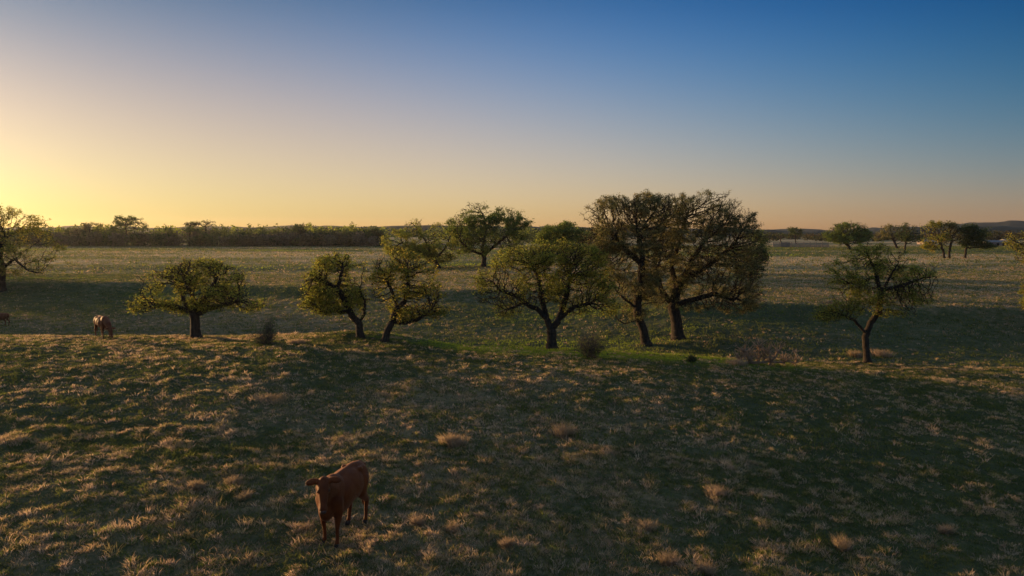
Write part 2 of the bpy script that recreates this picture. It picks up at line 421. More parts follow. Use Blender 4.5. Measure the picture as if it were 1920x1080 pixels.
    if twigs:       # short bare twigs fanning out of the branch ends
        src = rng.choice(cand, twigs*len(cand)); o = PL[src]; d = ndir[src]*.7+rng.normal(size=(len(src), 3))*.6; d[:, 2] += .15
        d /= np.linalg.norm(d, axis=1)[:, None]; l = rng.uniform(.8, 2.2, len(src))[:, None]*spread
        u = np.cross(d, rng.normal(size=d.shape)); u /= np.linalg.norm(u, axis=1)[:, None]; w = np.cross(d, u); r = r0*.55
        q = np.stack([o+u*r, o-u*r*.5+w*r*.86, o-u*r*.5-w*r*.86, o+d*l], 1).reshape(-1, 3); b0 = (np.arange(len(src))*4)[:, None]+len(V)
        T = np.concatenate([b0+np.array([0, 1, 3, 3]), b0+np.array([1, 2, 3, 3]), b0+np.array([2, 0, 3, 3])])
        # degenerate quads avoided: collapse to thin quads by splitting the tip
        tip2 = q.reshape(-1, 4, 3)[:, 3]+u*r*.3; base_i = len(V)+len(q)
        ti = base_i+np.arange(len(src)); b = b0[:, 0]
        T = np.concatenate([np.stack([b, b+1, b+3, ti], 1), np.stack([b+1, b+2, ti, b+3], 1)])
        V = np.concatenate([V, q, tip2]); F = np.concatenate([F, T])
    npmesh('trunk', V, F, bark or M_bark, root, smooth=True)
    base_c = np.array(PAL[pal])
    nl = int(full*area/(leaf*leaf*.85)); src = rng.choice(cand, nl)
    # sparse and thick patches of leaf
    g = gaps(P[src], seed+9, 1/(step*6)); keep = rng.random(len(src)) < np.clip((g-.46)*11, .06, 1); src = src[keep]
    Q = PL[src] + rng.normal(size=(len(src), 3))*spread*np.array([1, 1, .75])
    ci = rng.integers(0, len(base_c), n)[src]
    col = base_c[ci]*rng.uniform(.75, 1.3, (len(src), 1))*rng.uniform(.92, 1.08, (len(src), 3))
    Vl, Fl, Cl = leaves_mesh(rng, Q, np.full(len(Q), leaf), col)
    npmesh('crown', Vl, Fl, M_leaf, root, col=Cl)
    return root

def T(name, label, cat, bx, by, lobes, stems, w, seed, **kw):
    b = at(bx, by) if 'Y' not in kw else at_ground_y(bx, kw.pop('Y'))
    st = [[(bx, by, 0)]+s[1:] if i == 0 else s for i, s in enumerate(stems)]
    return build_tree(name, label, cat, b, b[1], lobes, st, w, seed, **kw)
TR = 'oaks standing along the draw'
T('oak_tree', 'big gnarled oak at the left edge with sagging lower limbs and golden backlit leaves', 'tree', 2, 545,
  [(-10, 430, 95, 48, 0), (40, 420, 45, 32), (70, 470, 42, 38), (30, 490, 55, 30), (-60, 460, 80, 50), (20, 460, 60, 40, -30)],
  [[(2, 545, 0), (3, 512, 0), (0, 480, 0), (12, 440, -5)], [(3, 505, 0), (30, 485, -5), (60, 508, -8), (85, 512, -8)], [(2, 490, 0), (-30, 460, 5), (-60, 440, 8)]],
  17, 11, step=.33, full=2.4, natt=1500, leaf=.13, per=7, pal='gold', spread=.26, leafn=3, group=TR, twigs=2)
T('oak_tree', 'low wide-spreading oak with a short thick trunk on the left end of the draw', 'tree', 367, 634,
  [(365, 522, 62, 36, 0), (300, 553, 48, 28), (270, 570, 32, 18), (430, 545, 52, 32), (468, 562, 34, 26), (400, 560, 50, 22), (340, 575, 45, 16), (385, 505, 40, 20)],
  [[(367, 634, 0), (366, 605, 0), (364, 588, 0), (366, 560, -8), (355, 530, -12)],
   [(364, 590, 0), (345, 578, -4), (310, 572, 6), (280, 578, 10)], [(366, 592, 0), (388, 580, 5), (420, 572, -6), (455, 562, -8)], [(366, 575, 0), (392, 545, 14), (400, 520, 14)], [(355, 577, 0), (330, 550, 20), (318, 535, 22)]],
  21, 22, step=.17, natt=2300, leaf=.075, per=9, pal='olive', group=TR, twigs=2)
T('oak_tree', 'left one of the two small oaks sharing a grassy mound, trunk bending left', 'tree', 676, 634,
  [(628, 497, 42, 24), (598, 528, 30, 24), (660, 515, 34, 28), (640, 555, 42, 26), (590, 567, 34, 14), (672, 560, 24, 28), (622, 580, 44, 14), (588, 556, 34, 22), (600, 510, 26, 20)],
  [[(676, 634, 0), (673, 606, 0), (660, 592, 0), (648, 566, 0), (634, 540, -4), (645, 500, -4)], [(655, 585, 0), (625, 582, 6), (600, 588, 8)], [(634, 540, 0), (610, 530, 4), (590, 520, 4)],
   [(673, 604, 0), (684, 588, -3), (685, 565, -3), (672, 535, 0)], [(668, 602, 0), (652, 607, -6), (640, 608, -8)]],
  17, 33, step=.16, natt=1500, leaf=.075, per=9, pal='olive', group=TR, twigs=2)
T('oak_tree', 'right one of the two small oaks sharing a grassy mound, trunk leaning right', 'tree', 721, 640,
  [(742, 500, 44, 28), (715, 525, 26, 24), (778, 530, 30, 32), (735, 560, 32, 22), (795, 572, 44, 18), (770, 590, 44, 14), (822, 578, 26, 20), (755, 478, 22, 12), (800, 556, 32, 22), (712, 545, 22, 20)],
  [[(721, 640, 0), (726, 620, 0), (738, 598, 0), (744, 572, 0), (734, 545, 0), (724, 520, -4)], [(736, 603, 0), (760, 605, -6), (785, 598, -8), (810, 580, -8)], [(741, 585, 0), (758, 565, 5), (765, 535, 8), (760, 505, 6)]],
  16, 44, step=.16, natt=1500, leaf=.075, per=9, pal='gold', group=TR, twigs=2)
T('oak_tree', 'broad olive-leaved oak with low arching limbs in the middle, left of the twin giants', 'tree', 1035, 655,
  [(975, 495, 60, 36), (1040, 480, 62, 34), (925, 555, 36, 24), (1095, 490, 46, 36), (1120, 545, 46, 34), (1050, 535, 66, 36), (985, 550, 54, 30), (945, 585, 36, 14), (1090, 575, 36, 18), (915, 525, 30, 22), (1140, 575, 30, 18)],
  [[(1035, 655, 0), (1034, 622, 0), (1026, 600, 0), (1008, 580, 0), (980, 568, -6), (950, 580, -8)], [(1034, 620, 0), (1050, 598, 0), (1075, 575, -6), (1105, 568, -10)],
   [(1026, 600, 0), (1015, 560, 8), (1010, 520, 10), (995, 495, 8)], [(1045, 602, 0), (1062, 560, 12), (1070, 515, 14)], [(995, 573, 0), (965, 555, 14), (935, 545, 16)]],
  22, 55, step=.18, natt=3200, leaf=.075, per=9, pal='olive', group=TR, twigs=2)
T('oak_tree', 'left of the twin giant domed oaks, leaning trunk with a broken lower limb', 'tree', 1212, 648,
  [(1155, 402, 62, 36), (1215, 396, 56, 40), (1128, 440, 46, 38), (1190, 445, 64, 46), (1150, 490, 46, 40), (1225, 490, 46, 46), (1190, 535, 46, 32), (1175, 585, 42, 16), (1108, 462, 26, 32), (1215, 555, 36, 22)],
  [[(1212, 648, 0), (1206, 618, 0), (1195, 590, 0), (1196, 560, 0), (1202, 520, -4), (1204, 480, -4), (1195, 430, 0)], [(1196, 578, 0), (1172, 562, -8), (1155, 545, -10)],
   [(1200, 535, 0), (1222, 520, 6), (1240, 490, 8)], [(1203, 495, 0), (1175, 470, 8), (1150, 440, 10)], [(1198, 600, 0), (1170, 606, -8), (1158, 600, -8)]],
  20, 66, step=.20, natt=3000, leaf=.062, per=8, pal='brown', group=TR, twigs=4, clump=.40, full=4.2)
T('oak_tree', 'right of the twin giant domed oaks, the largest tree, twiggy brown crown', 'tree', 1272, 637,
  [(1258, 392, 62, 34), (1325, 398, 72, 40), (1382, 442, 46, 46), (1290, 450, 80, 54), (1410, 490, 32, 36), (1352, 505, 70, 48), (1290, 515, 54, 44), (1375, 558, 58, 32), (1315, 562, 56, 24), (1245, 555, 36, 26), (1402, 535, 34, 34)],
  [[(1272, 637, 0), (1268, 600, 0), (1262, 575, 0), (1268, 548, 0), (1290, 500, -5), (1320, 450, -5)], [(1262, 575, 0), (1242, 545, 5), (1228, 500, 8), (1240, 450, 8), (1250, 415, 8)],
   [(1268, 572, 0), (1300, 560, -8), (1335, 550, -12), (1370, 560, -14)], [(1272, 545, 0), (1262, 500, 14), (1280, 450, 18), (1290, 410, 18)], [(1280, 525, 0), (1330, 500, 16), (1370, 470, 18)]],
  26, 77, step=.22, natt=3800, leaf=.062, per=8, pal='brown', group=TR, twigs=4, clump=.40, full=4.2)
T('oak_tree', 'slender open oak standing alone on the right, pale dry grass tufts at its foot', 'tree', 1627, 680,
  [(1634, 467, 34, 14), (1690, 512, 42, 22), (1700, 545, 40, 24), (1600, 530, 34, 14), (1640, 555, 50, 26), (1585, 570, 36, 14), (1552, 590, 32, 15), (1735, 508, 26, 12), (1650, 500, 30, 16), (1670, 582, 40, 16), (1565, 578, 40, 16), (1715, 556, 40, 22)],
  [[(1627, 680, 0), (1624, 655, 0), (1622, 632, 0), (1632, 605, 0), (1648, 585, 0), (1652, 550, 0), (1642, 510, 0), (1626, 475, 0)], [(1620, 625, 0), (1600, 600, -5), (1578, 590, -6)],
   [(1652, 550, 0), (1672, 520, 6), (1688, 495, 8)], [(1652, 545, 0), (1690, 535, -6), (1725, 520, -8), (1755, 518, -8)], [(1640, 520, 0), (1615, 530, 8)]],
  15, 88, step=.16, natt=2000, leaf=.07, full=3.6, pal='olive', group=TR, twigs=2, r0=.008)
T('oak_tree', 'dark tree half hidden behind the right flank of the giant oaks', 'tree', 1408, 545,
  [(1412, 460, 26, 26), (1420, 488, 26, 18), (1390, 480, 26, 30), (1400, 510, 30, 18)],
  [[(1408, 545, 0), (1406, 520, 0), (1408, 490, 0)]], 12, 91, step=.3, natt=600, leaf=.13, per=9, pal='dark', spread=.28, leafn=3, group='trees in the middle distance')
MD = 'trees in the middle distance'
T('oak_tree', 'crooked oak on the far meadow with open, airy top, left of the tall dark one', 'tree', 822, 503,
  [(780, 425, 26, 16), (745, 450, 30, 22), (800, 440, 36, 26), (830, 455, 34, 30), (770, 470, 40, 20), (820, 484, 34, 12), (735, 470, 18, 12)],
  [[(822, 503, 0), (818, 492, 0), (808, 476, 0), (798, 452, 0), (780, 425, 0)], [(815, 485, 0), (835, 465, 4), (845, 440, 4)], [(808, 478, 0), (780, 470, -5), (755, 455, -5)]],
  10, 101, step=.42, natt=1100, leaf=.15, per=7, pal='olive', spread=.34, leafn=3, r0=.02, group=MD, twigs=1, full=5.5)
T('oak_tree', 'tall dark-leaved oak on the far meadow, its crown against the sky left of centre', 'tree', 906, 500,
  [(905, 405, 48, 26), (950, 410, 38, 22), (870, 425, 36, 28), (920, 445, 60, 28), (975, 430, 28, 22), (880, 460, 40, 22), (955, 465, 36, 18), (890, 388, 20, 10)],
  [[(906, 500, 0), (908, 485, 0), (904, 465, 0), (912, 430, 0), (905, 400, 0)], [(906, 480, 0), (880, 468, -5), (862, 450, -5)], [(908, 478, 0), (935, 455, 5), (965, 430, 5)]],
  11, 112, step=.42, natt=1500, leaf=.15, per=8, pal='green', spread=.34, leafn=3, r0=.02, group=MD, twigs=1, full=5.5)
T('oak_tree', 'leafy tree behind the middle oak, only its top showing left of the giants', 'tree', 1050, 496,
  [(1060, 428, 26, 14), (1025, 438, 24, 14), (1080, 445, 34, 22), (1040, 460, 40, 18), (1010, 450, 22, 14)],
  [[(1050, 496, 0), (1050, 475, 0), (1055, 450, 0)]], 9, 123, step=.45, natt=700, leaf=.17, per=9, pal='green', spread=.38, leafn=3, r0=.02, group=MD, full=7)
T('oak_tree', 'pale green tree showing behind the right shoulder of the giant oaks', 'tree', 1428, 472,
  [(1428, 440, 16, 12), (1416, 446, 16, 10)], [[(1428, 472, 0), (1427, 455, 0)]], 6, 124, step=.6, natt=220, leaf=.26, per=10, pal='green', spread=.5, leafn=3, r0=.03, group=MD)
FR = 'oaks on the far right of the field'
kw = dict(step=.6, leaf=.22, per=10, full=8.0, clump=.40, spread=.42, leafn=3, r0=.03, group=FR)
T('oak_tree', 'round-topped full oak on the far field, just right of the wooden cattle pens', 'tree', 1592, 468,
  [(1590, 432, 34, 17), (1560, 442, 22, 13), (1617, 440, 20, 16), (1585, 448, 38, 10), (1605, 425, 16, 10)],
  [[(1592, 468, 0), (1590, 458, 0), (1588, 445, 0)], [(1590, 462, 0), (1582, 455, 0)]], 7, 131, natt=900, pal='green', **kw)
T('oak_tree', 'far oak with loose foliage and a slanting trunk, second from the pens', 'tree', 1683, 466,
  [(1672, 434, 26, 12), (1655, 444, 16, 10), (1690, 442, 18, 12), (1668, 426, 16, 7)],
  [[(1683, 466, 0), (1678, 456, 0), (1672, 445, 0)]], 5, 132, natt=520, pal='brown', **kw)
T('oak_tree', 'straight-stemmed far oak between the slanting one and the golden one', 'tree', 1696, 474,
  [(1705, 432, 22, 13), (1712, 446, 18, 13), (1694, 440, 16, 12)],
  [[(1696, 474, 0), (1697, 462, 0), (1700, 448, 0)]], 4, 133, natt=480, pal='dark', **kw)
T('oak_tree', 'far oak lit golden on its left side, left of a pair of close-set trunks', 'tree', 1771, 484,
  [(1752, 430, 22, 15), (1742, 450, 16, 18), (1765, 440, 18, 16), (1750, 462, 14, 10)],
  [[(1771, 484, 0), (1768, 468, 0), (1760, 450, 0)]], 5, 134, natt=520, pal='gold', **kw)
T('oak_tree', 'far oak with a rounded top, right of a pair of close-set trunks', 'tree', 1779, 484,
  [(1782, 428, 18, 13), (1790, 442, 18, 16), (1776, 446, 14, 14)],
  [[(1779, 484, 0), (1781, 466, 0), (1785, 448, 0)]], 5, 135, natt=480, pal='brown', **kw)
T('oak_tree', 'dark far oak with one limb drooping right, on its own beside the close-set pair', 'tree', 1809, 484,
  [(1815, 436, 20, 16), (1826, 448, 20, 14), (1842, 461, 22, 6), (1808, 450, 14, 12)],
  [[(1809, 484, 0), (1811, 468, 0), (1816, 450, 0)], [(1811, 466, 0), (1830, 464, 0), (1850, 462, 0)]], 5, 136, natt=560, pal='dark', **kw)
T('oak_tree', 'yellow-green tree cut by the right edge of the view beyond the field', 'tree', 1926, 506,
  [(1918, 450, 28, 20), (1945, 455, 30, 28), (1925, 480, 26, 16)], [[(1926, 506, 0), (1926, 485, 0), (1928, 460, 0)]], 8, 137, step=.45, natt=700, full=7, leaf=.17, per=10, spread=.34, leafn=3, r0=.025, group=FR, pal='gold')
T('oak_tree', 'nearer tree mostly outside the right edge, one leafy branch tip showing', 'tree', 1972, 622,
  [(1960, 560, 46, 30), (2000, 550, 50, 34), (1925, 572, 14, 14), (1975, 520, 40, 24)], [[(1972, 622, 0), (1970, 600, 0), (1968, 570, 0)]], 14, 138, step=.22, natt=900, leaf=.09, per=9, pal='gold', group=TR)

KL = ['oak beside the big gnarled edge oak, just outside the left edge', 'oak on the very top of the knoll beyond the left edge', 'oak on the near slope of the knoll beyond the left edge',
      'oak behind the knoll beyond the left edge', 'smallest, nearest oak behind the knoll beyond the left edge', 'tall oak outside the left edge, in line with the gnarled one and behind it',
      'tallest and farthest oak outside the left edge', 'oak farthest to the left, well outside the left edge']
for k_, (X_, Y_, w_) in enumerate([(-84, 88, 1.1), (-92, 76, 1.2), (-88, 64, 1.0), (-100, 92, 1.3), (-101, 66, 1.0), (-98, 106, 1.6), (-104, 118, 1.7), (-112, 104, 1.5)]):  # out-of-view oaks, added only to cast shade over the hollow
    z_ = float(height(X_, Y_)); d_ = (X_, Y_, z_); kk = FPX/Y_
    bx_ = 960+X_/(Y_*math.cos(PITCH)-(z_-CAM_H)*math.sin(PITCH))*FPX
    by_ = 540-(((z_-CAM_H)*math.cos(PITCH)+Y_*math.sin(PITCH))/(Y_*math.cos(PITCH)-(z_-CAM_H)*math.sin(PITCH)))*FPX
    q = kk*w_
    build_tree('oak_tree', KL[k_], 'tree', d_, Y_, [(bx_, by_-4.0*q, 4.2*q, 2.0*q, 0), (bx_-2*q, by_-3.2*q, 3*q, 1.6*q), (bx_+2.4*q, by_-3.4*q, 3*q, 1.6*q), (bx_, by_-1.8*q, 4*q, 1.4*q)],
               [[(bx_, by_, 0), (bx_, by_-1.5*q, 0), (bx_, by_-3*q, 0)]], .7*q, 400+k_, step=.5, natt=260, leaf=.24, spread=.4, leafn=3, r0=.02, pal='olive', full=2.0, group='oaks on the knoll beyond the left edge')

# ------------------------------------------------------------------ far wood on the left
FW = 'trees standing out of the far wood'
kw = dict(step=.9, leaf=.42, per=9, full=6.0, spread=.6, leafn=3, r0=.05, group=FW)
for lab, bx, lob, natt, pal, seed in [
    ('tall airy tree rising highest above the far wood, left of centre of the treeline', 238, [(235, 412, 24, 9), (255, 422, 26, 10), (215, 424, 20, 9)], 420, 'green', 151),
    ('thin bare-topped tree poking above the far wood', 386, [(386, 417, 14, 6), (398, 420, 10, 6), (380, 428, 14, 6)], 130, 'brown', 152),
    ('small flat-topped tree beside the bare-topped one on the far treeline', 355, [(356, 421, 17, 6), (350, 430, 16, 8)], 200, 'dark', 153),
    ('rounded dark tree with a bushy top at the right half of the far treeline', 566, [(563, 426, 22, 7), (560, 440, 28, 11)], 420, 'dark', 154),
    ('dark dome-shaped tree in front of the far wood, beside the airy crooked oak', 702, [(702, 443, 19, 14), (700, 452, 18, 8)], 360, 'dark', 155),
    ('dome-shaped dark tree fronting the far wood under bright yellow-green tops', 612, [(612, 446, 22, 12)], 330, 'dark', 156),
    ('broad dark tree front right in the far wood, right of the dome under bright tops', 660, [(658, 447, 24, 11)], 330, 'dark', 157),
    ('low tree with ragged twiggy top near the left end of the far wood', 168, [(168, 422, 18, 6), (165, 434, 20, 9)], 260, 'brown', 158)]:
    T('far_tree', lab, 'tree', bx, 461, lob, [[(bx, 461, 0), (bx, 448, 0), (lob[0][0], lob[0][1]+6, 0)]], 3.2, seed, natt=natt, pal=pal, **kw)
def wood():
    rng = np.random.default_rng(5); Vs = []; Fs = []; Cs = []; off = 0
    pals = [(.13, .16, .05), (.09, .12, .042), (.30, .34, .06), (.17, .15, .085), (.20, .17, .12), (.07, .095, .04)]
    spec = []
    def row(Y, px0, px1, n, top0, top1, r0, r1, pl):
        for i in range(n):
            px = rng.uniform(px0, px1); spec.append((px, Y+rng.uniform(-8, 8), rng.uniform(top0, top1), rng.uniform(r0, r1), pl[rng.integers(len(pl))]))
    row(296, 60, 700, 110, 434, 446, 6, 12, [0, 1, 3, 4, 4, 3]); row(306, 60, 706, 70, 424, 438, 7, 15, [0, 1, 3, 4, 0]); row(306, 60, 706, 26, 416, 424, 6, 10, [0, 1, 2]); row(330, 60, 710, 60, 421, 432, 8, 15, [0, 2, 2, 1, 0]); row(320, 520, 715, 26, 424, 432, 8, 13, [2, 2, 0])
    row(300, -60, 110, 30, 424, 440, 8, 14, [0, 1, 2]); row(360, 560, 1100, 60, 424, 432, 9, 16, [2, 2, 0, 1]); row(330, 1000, 1120, 16, 426, 440, 8, 14, [0, 1, 5])
    row(300, 430, 720, 70, 432, 446, 6, 12, [5, 1, 4])
    for px, Y, top, rr, pi in spec:
        k = Y/FPX; tx = at_y(px, top, Y); gz = float(height(tx[0], Y)); H = max(tx[2]-gz, 2); R_ = rr*k*rng.uniform(.8, 1.3)
        n = int(170); d = rng.normal(size=(n, 3)); d /= np.linalg.norm(d, axis=1)[:, None]; r = rng.uniform(.35, 1, n)[:, None]**.6
        lob = rng.normal(size=(5, 3))*np.array([.5, .5, .25])*R_
        P = lob[rng.integers(0, 5, n)] + d*r*np.array([R_*.7, R_*.7, H*.34])
        P += np.array([tx[0], Y, gz+H*.62]); P[:, 2] = np.maximum(P[:, 2], gz+.2); P[:, 2] = np.minimum(P[:, 2], gz+H+.5*rng.random(n))
        nl = 70; Pl = np.stack([tx[0]+rng.normal(size=nl)*R_*.6, Y+rng.normal(size=nl)*R_*.6, gz+rng.uniform(0, H*.5, nl)], -1)
        P = np.concatenate([P, Pl]); c = np.array(pals[pi])
        v, f, cc = leaves_mesh(rng, P, np.full(len(P), .62), c*rng.uniform(.7, 1.35, (len(P), 1)), flat=.1, elong=1.3)
        Vs.append(v); Fs.append(f+off); Cs.append(cc); off += len(v)
    return npmesh('distant_wood', np.concatenate(Vs), np.concatenate(Fs), M_leaf, col=np.concatenate(Cs))
tag(wood(), 'dense mixed wood closing the far side of the pasture on the left', 'wood', kind='stuff')
def scrub():     # low brush belt behind the pens and oaks on the right
    rng = np.random.default_rng(6); Vs = []; Fs = []; Cs = []; off = 0
    for i in range(230):
        px = rng.uniform(1380, 2100); Y = rng.uniform(430, 760); top = rng.uniform(436, 445) if px < 1830 else rng.uniform(432, 442)
        tx = at_y(px, top, Y); gz = float(height(tx[0], Y)); H = max(tx[2]-gz, 2.); R_ = rng.uniform(2.5, 6); n = 120
        P = rng.normal(size=(n, 3))*np.array([R_*.6, R_*.6, H*.26])+np.array([tx[0], Y, gz+H*.5]); P[:, 2] = np.clip(P[:, 2], gz, gz+H)
        c = np.array([(.045, .052, .025), (.06, .05, .03), (.075, .07, .03)][rng.integers(3)])
        v, f, cc = leaves_mesh(rng, P, np.full(n, 1.0), c*rng.uniform(.7, 1.35, (n, 1)), flat=.1, elong=1.3)
        Vs.append(v); Fs.append(f+off); Cs.append(cc); off += len(v)
    return npmesh('distant_scrub', np.concatenate(Vs), np.concatenate(Fs), M_leaf, col=np.concatenate(Cs))
tag(scrub(), 'hazy belt of scrub behind the pens and far oaks on the right', 'scrub', kind='stuff')
kw = dict(step=.8, leaf=.36, per=9, full=6.0, spread=.55, leafn=3, r0=.045, group='small trees behind the pens')
T('far_tree', 'small tree with two-part top rising above the wooden pens', 'tree', 1490, 450, [(1487, 431, 11, 6), (1499, 433, 7, 5), (1490, 441, 12, 6)],
  [[(1490, 450, 0), (1490, 442, 0), (1489, 436, 0)]], 2.4, 161, Y=330, natt=220, pal='dark', **kw)
T('far_tree', 'low dark rounded tree behind the left part of the wooden pens', 'tree', 1463, 450, [(1463, 443, 11, 5)],
  [[(1463, 450, 0), (1463, 445, 0)]], 2.4, 162, Y=330, natt=150, pal='dark', **kw)

# ------------------------------------------------------------------ cattle pens, sheds
def boxv(V, F, c, s, rz=0):
    o = len(V); cs, sn = math.cos(rz), math.sin(rz)
    for z in (-.5, .5):
        for x, y in ((-.5, -.5), (.5, -.5), (.5, .5), (-.5, .5)):
            X, Y_ = x*s[0], y*s[1]; V.append((c[0]+X*cs-Y_*sn, c[1]+X*sn+Y_*cs, c[2]+z*s[2]))
    for f in ((0, 3, 2, 1), (4, 5, 6, 7), (0, 1, 5, 4), (1, 2, 6, 5), (2, 3, 7, 6), (3, 0, 4, 7)): F.append([o+i for i in f])
def pen():
    rng = np.random.default_rng(3)
    p0 = at_ground_y(1447, 268); p1 = at_ground_y(1550, 268)
    root = empty('cattle_pen', tuple(p0), 'weathered grey board fence of the cattle pens left of the round-topped oak', 'fence')
    L = p1[0]-p0[0]; nb = 9
    for i in range(nb+1):
        x = L*i/nb; gz = float(height(p0[0]+x, 268))-p0[2]; V = []; F = []
        boxv(V, F, (x, 0, gz+1.05), (.22, .22, 2.2+rng.uniform(-.1, .2))); pymesh('post', V, F, M_post, root)
    for r_, z in enumerate((.35, .8, 1.25, 1.7)):
        V = []; F = []
        for i in range(nb):
            x = L*(i+.5)/nb; gz = float(height(p0[0]+x, 268))-p0[2]; boxv(V, F, (x, -.15, gz+z+rng.uniform(-.03, .03)), (L/nb-.03, .05, .28))
        pymesh('rail', V, F, M_post, root)
    V = []; F = []
    gx_ = L*.22
    for i in range(9): boxv(V, F, (gx_-1.6+i*.4, -.3, 1.05), (.3, .05, 1.9))
    boxv(V, F, (gx_, -.36, .5), (3.6, .05, .2)); boxv(V, F, (gx_, -.36, 1.6), (3.6, .05, .2))
    pymesh('gate', V, F, M_roof, root)
pen()
def shed(px0, px1, Y, hpx, label, doors):
    p0 = at_ground_y(px0, Y); p1 = at_ground_y(px1, Y); L = p1[0]-p0[0]; D = 6.0; H = hpx*Y/FPX
    c = ((p0[0]+p1[0])/2, Y, min(p0[2], p1[2])-.1)
    root = empty('farm_shed', c, label, 'shed', 'pale farm sheds behind the far oaks')
    V = []; F = []; t = .15
    boxv(V, F, (0, D/2, H/2), (L, t, H)); boxv(V, F, (-L/2, 0, H/2), (t, D-t-.01, H)); boxv(V, F, (L/2, 0, H/2), (t, D-t-.01, H))
    n = doors*2+1; w = L/n
    for i in range(n):
        if i % 2 == 0: boxv(V, F, (-L/2+(i+.5)*w, -D/2, H/2), (w-.02, t, H))
        else: boxv(V, F, (-L/2+(i+.5)*w, -D/2, H*.88), (w-.02, t, H*.24))
    pymesh('wall', V, F, M_wall, root)
    o = .5; V = [(-L/2-o, -D/2-o, H+.02), (L/2+o, -D/2-o, H+.02), (L/2+o, D/2+o, H+.02), (-L/2-o, D/2+o, H+.02), (-L/2-o, 0, H+.9), (L/2+o, 0, H+.9)]
    pymesh('roof', V, [[0, 1, 5, 4], [3, 4, 5, 2], [0, 4, 3], [1, 2, 5], [0, 3, 2, 1]], M_roof, root)
    for i in range(1, n, 2):
        V = []; F = []; boxv(V, F, (-L/2+(i+.5)*w, -D/2+.3, H*.38), (w-.1, .08, H*.76)); pymesh('door', V, F, M_dark, root)
shed(1838, 1876, 300, 7, 'long pinkish shed with dark openings, beyond the drooping dark oak', 3)
shed(1876, 1886, 315, 8, 'small pinkish shed at the right end of the row near the right edge', 1)
shed(1722, 1745, 330, 5, 'low pale shed glimpsed below the golden oak crown', 1)

# ------------------------------------------------------------------ shrubs and brush
def shrub(name, label, bx, by, wpx, hpx, seed, n=160, pal='brown', leafn=1200, leaf=.04, group=None, mat=None, lean=0):
    rng = np.random.default_rng(seed); b = at(bx, by); k = b[1]/FPX; W = wpx*k/2; H = hpx*k
    root = empty(name, tuple(b), label, 'shrub', group)
    P = []; par = []; tips = []
    for s in range(n):
        a = rng.uniform(0, 2*math.pi); rr = rng.uniform(0, .35)*W; p = np.array([math.cos(a)*rr, math.sin(a)*rr*.8, -.05])
        P.append(p); par.append(-1); last = len(P)-1
        tgt = np.array([math.cos(a)*W*rng.uniform(.2, 1), math.sin(a)*W*.8*rng.uniform(.2, 1), H*rng.uniform(.55, 1.05)])
        tgt[2] *= 1-.45*((tgt[0]/W)**2)
        m = 5
        for i in range(1, m+1):
            q = p+(tgt-p)*i/m + rng.normal(size=3)*.05*H; P.append(q); par.append(last); last = len(P)-1
            if i >= 2:
                for _ in range(2):
                    P.append(q+(rng.normal(size=3)*.12+np.array([0, 0, .08]))*H); par.append(last); tips.append(P[-1])
    P = np.array(P); par = np.array(par); nn = len(P); rad = np.full(nn, .006); main = np.ones(nn, bool)
    nd = np.zeros((nn, 3)); nd[:, 2] = 1; m = par >= 0; d = P[m]-P[par[m]]; nd[m] = d/(np.linalg.norm(d, axis=1)[:, None]+1e-9)
    V, F = tubes(P, par, rad, main, nd, 3); npmesh('stems', V, F, mat or M_twig, root)
    tips = np.array(tips); src = tips[rng.integers(0, len(tips), leafn)]+rng.normal(size=(leafn, 3))*.05
    col = np.array(PAL[pal])[rng.integers(0, 3, leafn)]*rng.uniform(.8, 1.3, (leafn, 1))
    v, f, c = leaves_mesh(rng, src, np.full(leafn, leaf), col); npmesh('leaves', v, f, M_leaf, root, col=c)
    return root
shrub('shrub', 'hazy rounded twiggy shrub on the grass right of the middle oak', 1107, 671, 66, 42, 201, n=120, leafn=700)
shrub('shrub', 'dark tangle of upright weeds left of the mound with the two small oaks', 498, 644, 58, 24, 202, n=70, leafn=420, pal='brown')
shrub('shrub', 'single taller leafy weed sticking out of the dark tangle', 506, 642, 14, 44, 204, n=24, leafn=350, pal='dark')
shrub('shrub', 'small dark leafy clump at the edge of the sunlit grass left of the brush heap', 1297, 679, 26, 12, 203, n=50, leafn=700, pal='dark')
